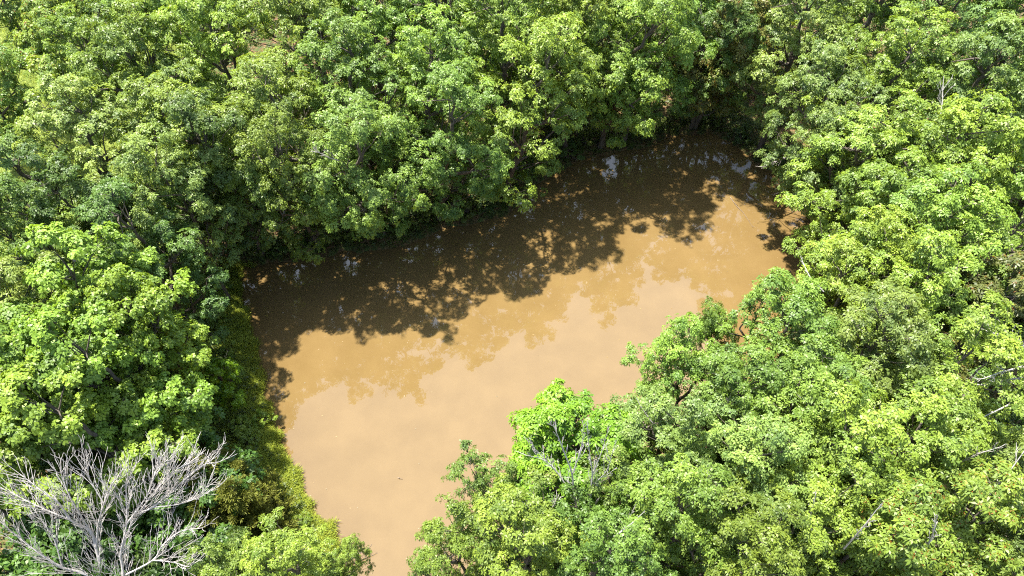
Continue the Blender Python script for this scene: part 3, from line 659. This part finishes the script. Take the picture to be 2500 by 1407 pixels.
snag('dead_branch', 'bare twiggy limb hanging over the water below the upper right oaks', [(16.52, 30.48, 3.60), (15.24, 29.73, 3.80), (14.16, 29.28, 3.60)], 0.04, 309, 1.1, 0.2, M_dead, 'dead branch')
snag('dead_branch', 'drooping dead limb at the right bank just above the sunlit water', [(17.52, 29.10, 3.00), (16.69, 29.34, 2.20), (15.77, 29.64, 1.20)], 0.045, 310, 0.8, 0.3, M_dead, 'dead branch')
snag('dead_branch', 'forked bare limb in the dark gap of the far-left bank oaks', [(-10.31, 24.79, 7.00), (-10.98, 24.41, 6.00), (-11.36, 24.00, 5.00)], 0.04, 311, 0.6, 0.3, M_dead, 'dead branch')
snag('dead_branch', 'short grey twig cluster inside the upper left wood', [(-11.11, 23.42, 9.00), (-11.39, 23.82, 9.60), (-11.73, 24.00, 9.80)], 0.03, 312, 0.7, 0.25, M_deadbrown, 'dead branch')
snag('dead_branch', 'thick pale limb crossing the shade above the maple clump', [(-19.37, 19.91, 6.50), (-18.02, 19.58, 7.00), (-17.12, 19.56, 7.40)], 0.07, 313, 0.3, 0.6, M_dead, 'dead branch')
snag('dead_branch', 'bare forked twig rising from the lowest right oaks, left one', [(8.80, 6.81, 9.50), (8.19, 6.75, 11.00), (8.05, 7.00, 12.00)], 0.03, 314, 0.45, 0.3, M_dead, 'dead branch')
snag('dead_branch', 'curved grey twig over the yellow-tinged oaks, middle one', [(9.36, 6.30, 10.00), (9.20, 6.29, 11.70), (9.26, 6.45, 12.60)], 0.03, 315, 0.45, 0.25, M_dead, 'dead branch')
snag('dead_branch', 'upright forked twig over the yellow-tinged oaks, right one', [(11.47, 6.07, 10.00), (10.89, 6.04, 11.80), (10.67, 6.19, 12.60)], 0.03, 316, 0.5, 0.25, M_dead, 'dead branch')
snag('dead_branch', 'bare twigs jutting right of the bright oak in the right wood', [(14.13, 9.24, 9.00), (13.99, 8.95, 10.40), (14.18, 8.87, 11.00)], 0.03, 317, 0.6, 0.25, M_dead, 'dead branch')
snag('dead_branch', 'straight broken stick lying across the near oaks', [(2.83, 6.44, 10.60), (3.22, 6.57, 11.20), (3.47, 6.66, 11.80)], 0.03, 318, 0.2, 0.6, M_dead, 'dead branch')
snag('dead_branch', 'thin pale twig over the open-leaved oak at the pond foot', [(0.63, 7.72, 9.00), (0.31, 7.81, 9.60), (-0.06, 7.86, 9.90)], 0.02, 319, 0.35, 0.3, M_dead, 'dead branch')
snag('fallen_branch', 'dark wet branch half sunk in the water at the pond foot', [(-6.88, 8.83, 0.25), (-6.49, 9.02, 0.40), (-6.08, 9.25, 0.50)], 0.05, 321, 0.5, 0.35, M_deadbrown, 'fallen branch')
snag('floating_branch', 'thin dark branch floating on the sunlit water at the upper right', [(13.28, 30.44, 0.01), (13.54, 29.62, 0.03), (13.81, 29.11, 0.02), (14.10, 28.06, 0.01)], 0.022, 322, 0.22, 0.5, M_deadbrown, 'floating branch')
snag('floating_twig', 'tiny dark twig floating alone in the open water', [(-5.15, 12.59, 0.01), (-5.05, 12.54, 0.05), (-4.96, 12.51, 0.02)], 0.015, 323, 0.07, 0.1, M_deadbrown, 'floating twig')
# more bare twigs showing through live crowns: parts of their trees
rg = np.random.default_rng(77)
crowned = [o for o in list(col.objects) if o.type == 'EMPTY' and o.name.startswith(('oak_tree', 'maple_tree'))]
bpy.context.view_layer.update()
for q in crowned:
    if rg.random() > .25: continue
    T = Tubes()
    for _ in range(1):
        th = rg.uniform(0, 6.28); r_ = rg.uniform(.6, 2.0); z = rg.uniform(8.0, 10.2)
        p0 = np.array([r_ * math.cos(th), r_ * math.sin(th), z]); spray(T, rg, p0, [math.cos(th) * .8, math.sin(th) * .8, .9], rg.uniform(1.1, 1.7), .03, 2)
    obj('dead_branch', T.build('dead_branch', M_dead), q)

# ------------------------------------------------------------------ ground cover and grass (uncountable)
def scatter(n, x0, x1, y0, y1, keep, seed):
    r = np.random.default_rng(seed); X = r.uniform(x0, x1, n); Y = r.uniform(y0, y1, n); D = sdist(X, Y)
    k = keep(X, Y, D, r); X, Y = X[k], Y[k]
    return r, np.stack([X, Y, height(X, Y)], -1)
def patch(X, Y): return np.sin(X * 1.1 + 2 * np.sin(Y * .7)) * np.cos(Y * .9 + np.sin(X * 1.3))
r, Pp = scatter(140000, -24, 27, 3, 52, lambda X, Y, D, r: (D > .12) & (meadow(X, Y) < .5) & (r.random(len(X)) < np.where(D < 3, .8, .28) * np.where(patch(X, Y) > -.25, 1, .25)), 400)
V, F = leaf_quads(r, Pp + [0, 0, .08] + r.uniform(0, .22, (len(Pp), 1)) * [0, 0, 1], np.tile([0, 0, 1.], (len(Pp), 1)) + r.normal(0, .3, Pp.shape), 4, .17, .09)
u = obj('undergrowth', mesh('undergrowth', V, F, M_leaf, np.repeat(np.clip(r.normal(.5, .3, len(Pp)), 0, 1), 16)))
u.color = (.095, .14, .025, 1); tag(u, 'low shaded leafy plants covering the banks and woodland floor', kind='stuff')
def grass(name, n, box, keep, seed, L, colr, label, wd=.02):
    r, Pp = scatter(n, *box, keep, seed)
    V, F = leaf_quads(r, Pp, np.tile([0, 0, 1.], (len(Pp), 1)), 5, L, wd, up=1.6, droop=.25)
    o = obj(name, mesh(name, V, F, M_grass, np.repeat(np.clip(r.normal(.5, .25, len(Pp)), 0, 1), 20))); o.color = (*colr, 1)
    tag(o, label, kind='stuff')
grass('bank_grass', 90000, (-17.5, -7, 7.5, 25), lambda X, Y, D, r: (D > -.05) & (D < 2.6) & (r.random(len(X)) < np.clip(1.2 - D * .35, 0, 1)), 401, .42, (.32, .40, .06), 'tall yellow-green grass along the left bank of the pond', .022)
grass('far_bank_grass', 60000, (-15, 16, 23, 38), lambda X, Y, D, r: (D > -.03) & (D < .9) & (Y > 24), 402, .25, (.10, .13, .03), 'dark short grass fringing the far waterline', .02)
grass('meadow_grass', 90000, (-46, -15, 20, 58), lambda X, Y, D, r: meadow(X, Y) > .45, 403, .3, (.28, .36, .08), 'sunlit yellow meadow grass beyond the left wood', .035)

rf = np.random.default_rng(500)
X = rf.uniform(-15, 18, 9000); Y = rf.uniform(5, 36, 9000); D = sdist(X, Y)
k = (D < -.05) & (rf.random(9000) < .025 + .5 * np.exp(D / .5) * (patch(X * 2, Y * 2) > 0)); X, Y = X[k], Y[k]
V, F = leaf_quads(rf, np.stack([X, Y, X * 0 + .012], -1), np.tile([0, 0, 1.], (len(X), 1)), 1, .10, .06, up=0, droop=0)
V[:, 2] = .012
fd = obj('floating_leaves', mesh('floating_leaves', V, F, M_grass, np.repeat(rf.random(len(X)), 4))); fd.color = (.26, .20, .09, 1)
tag(fd, 'specks of fallen leaves drifting on the muddy water near the banks', kind='stuff')
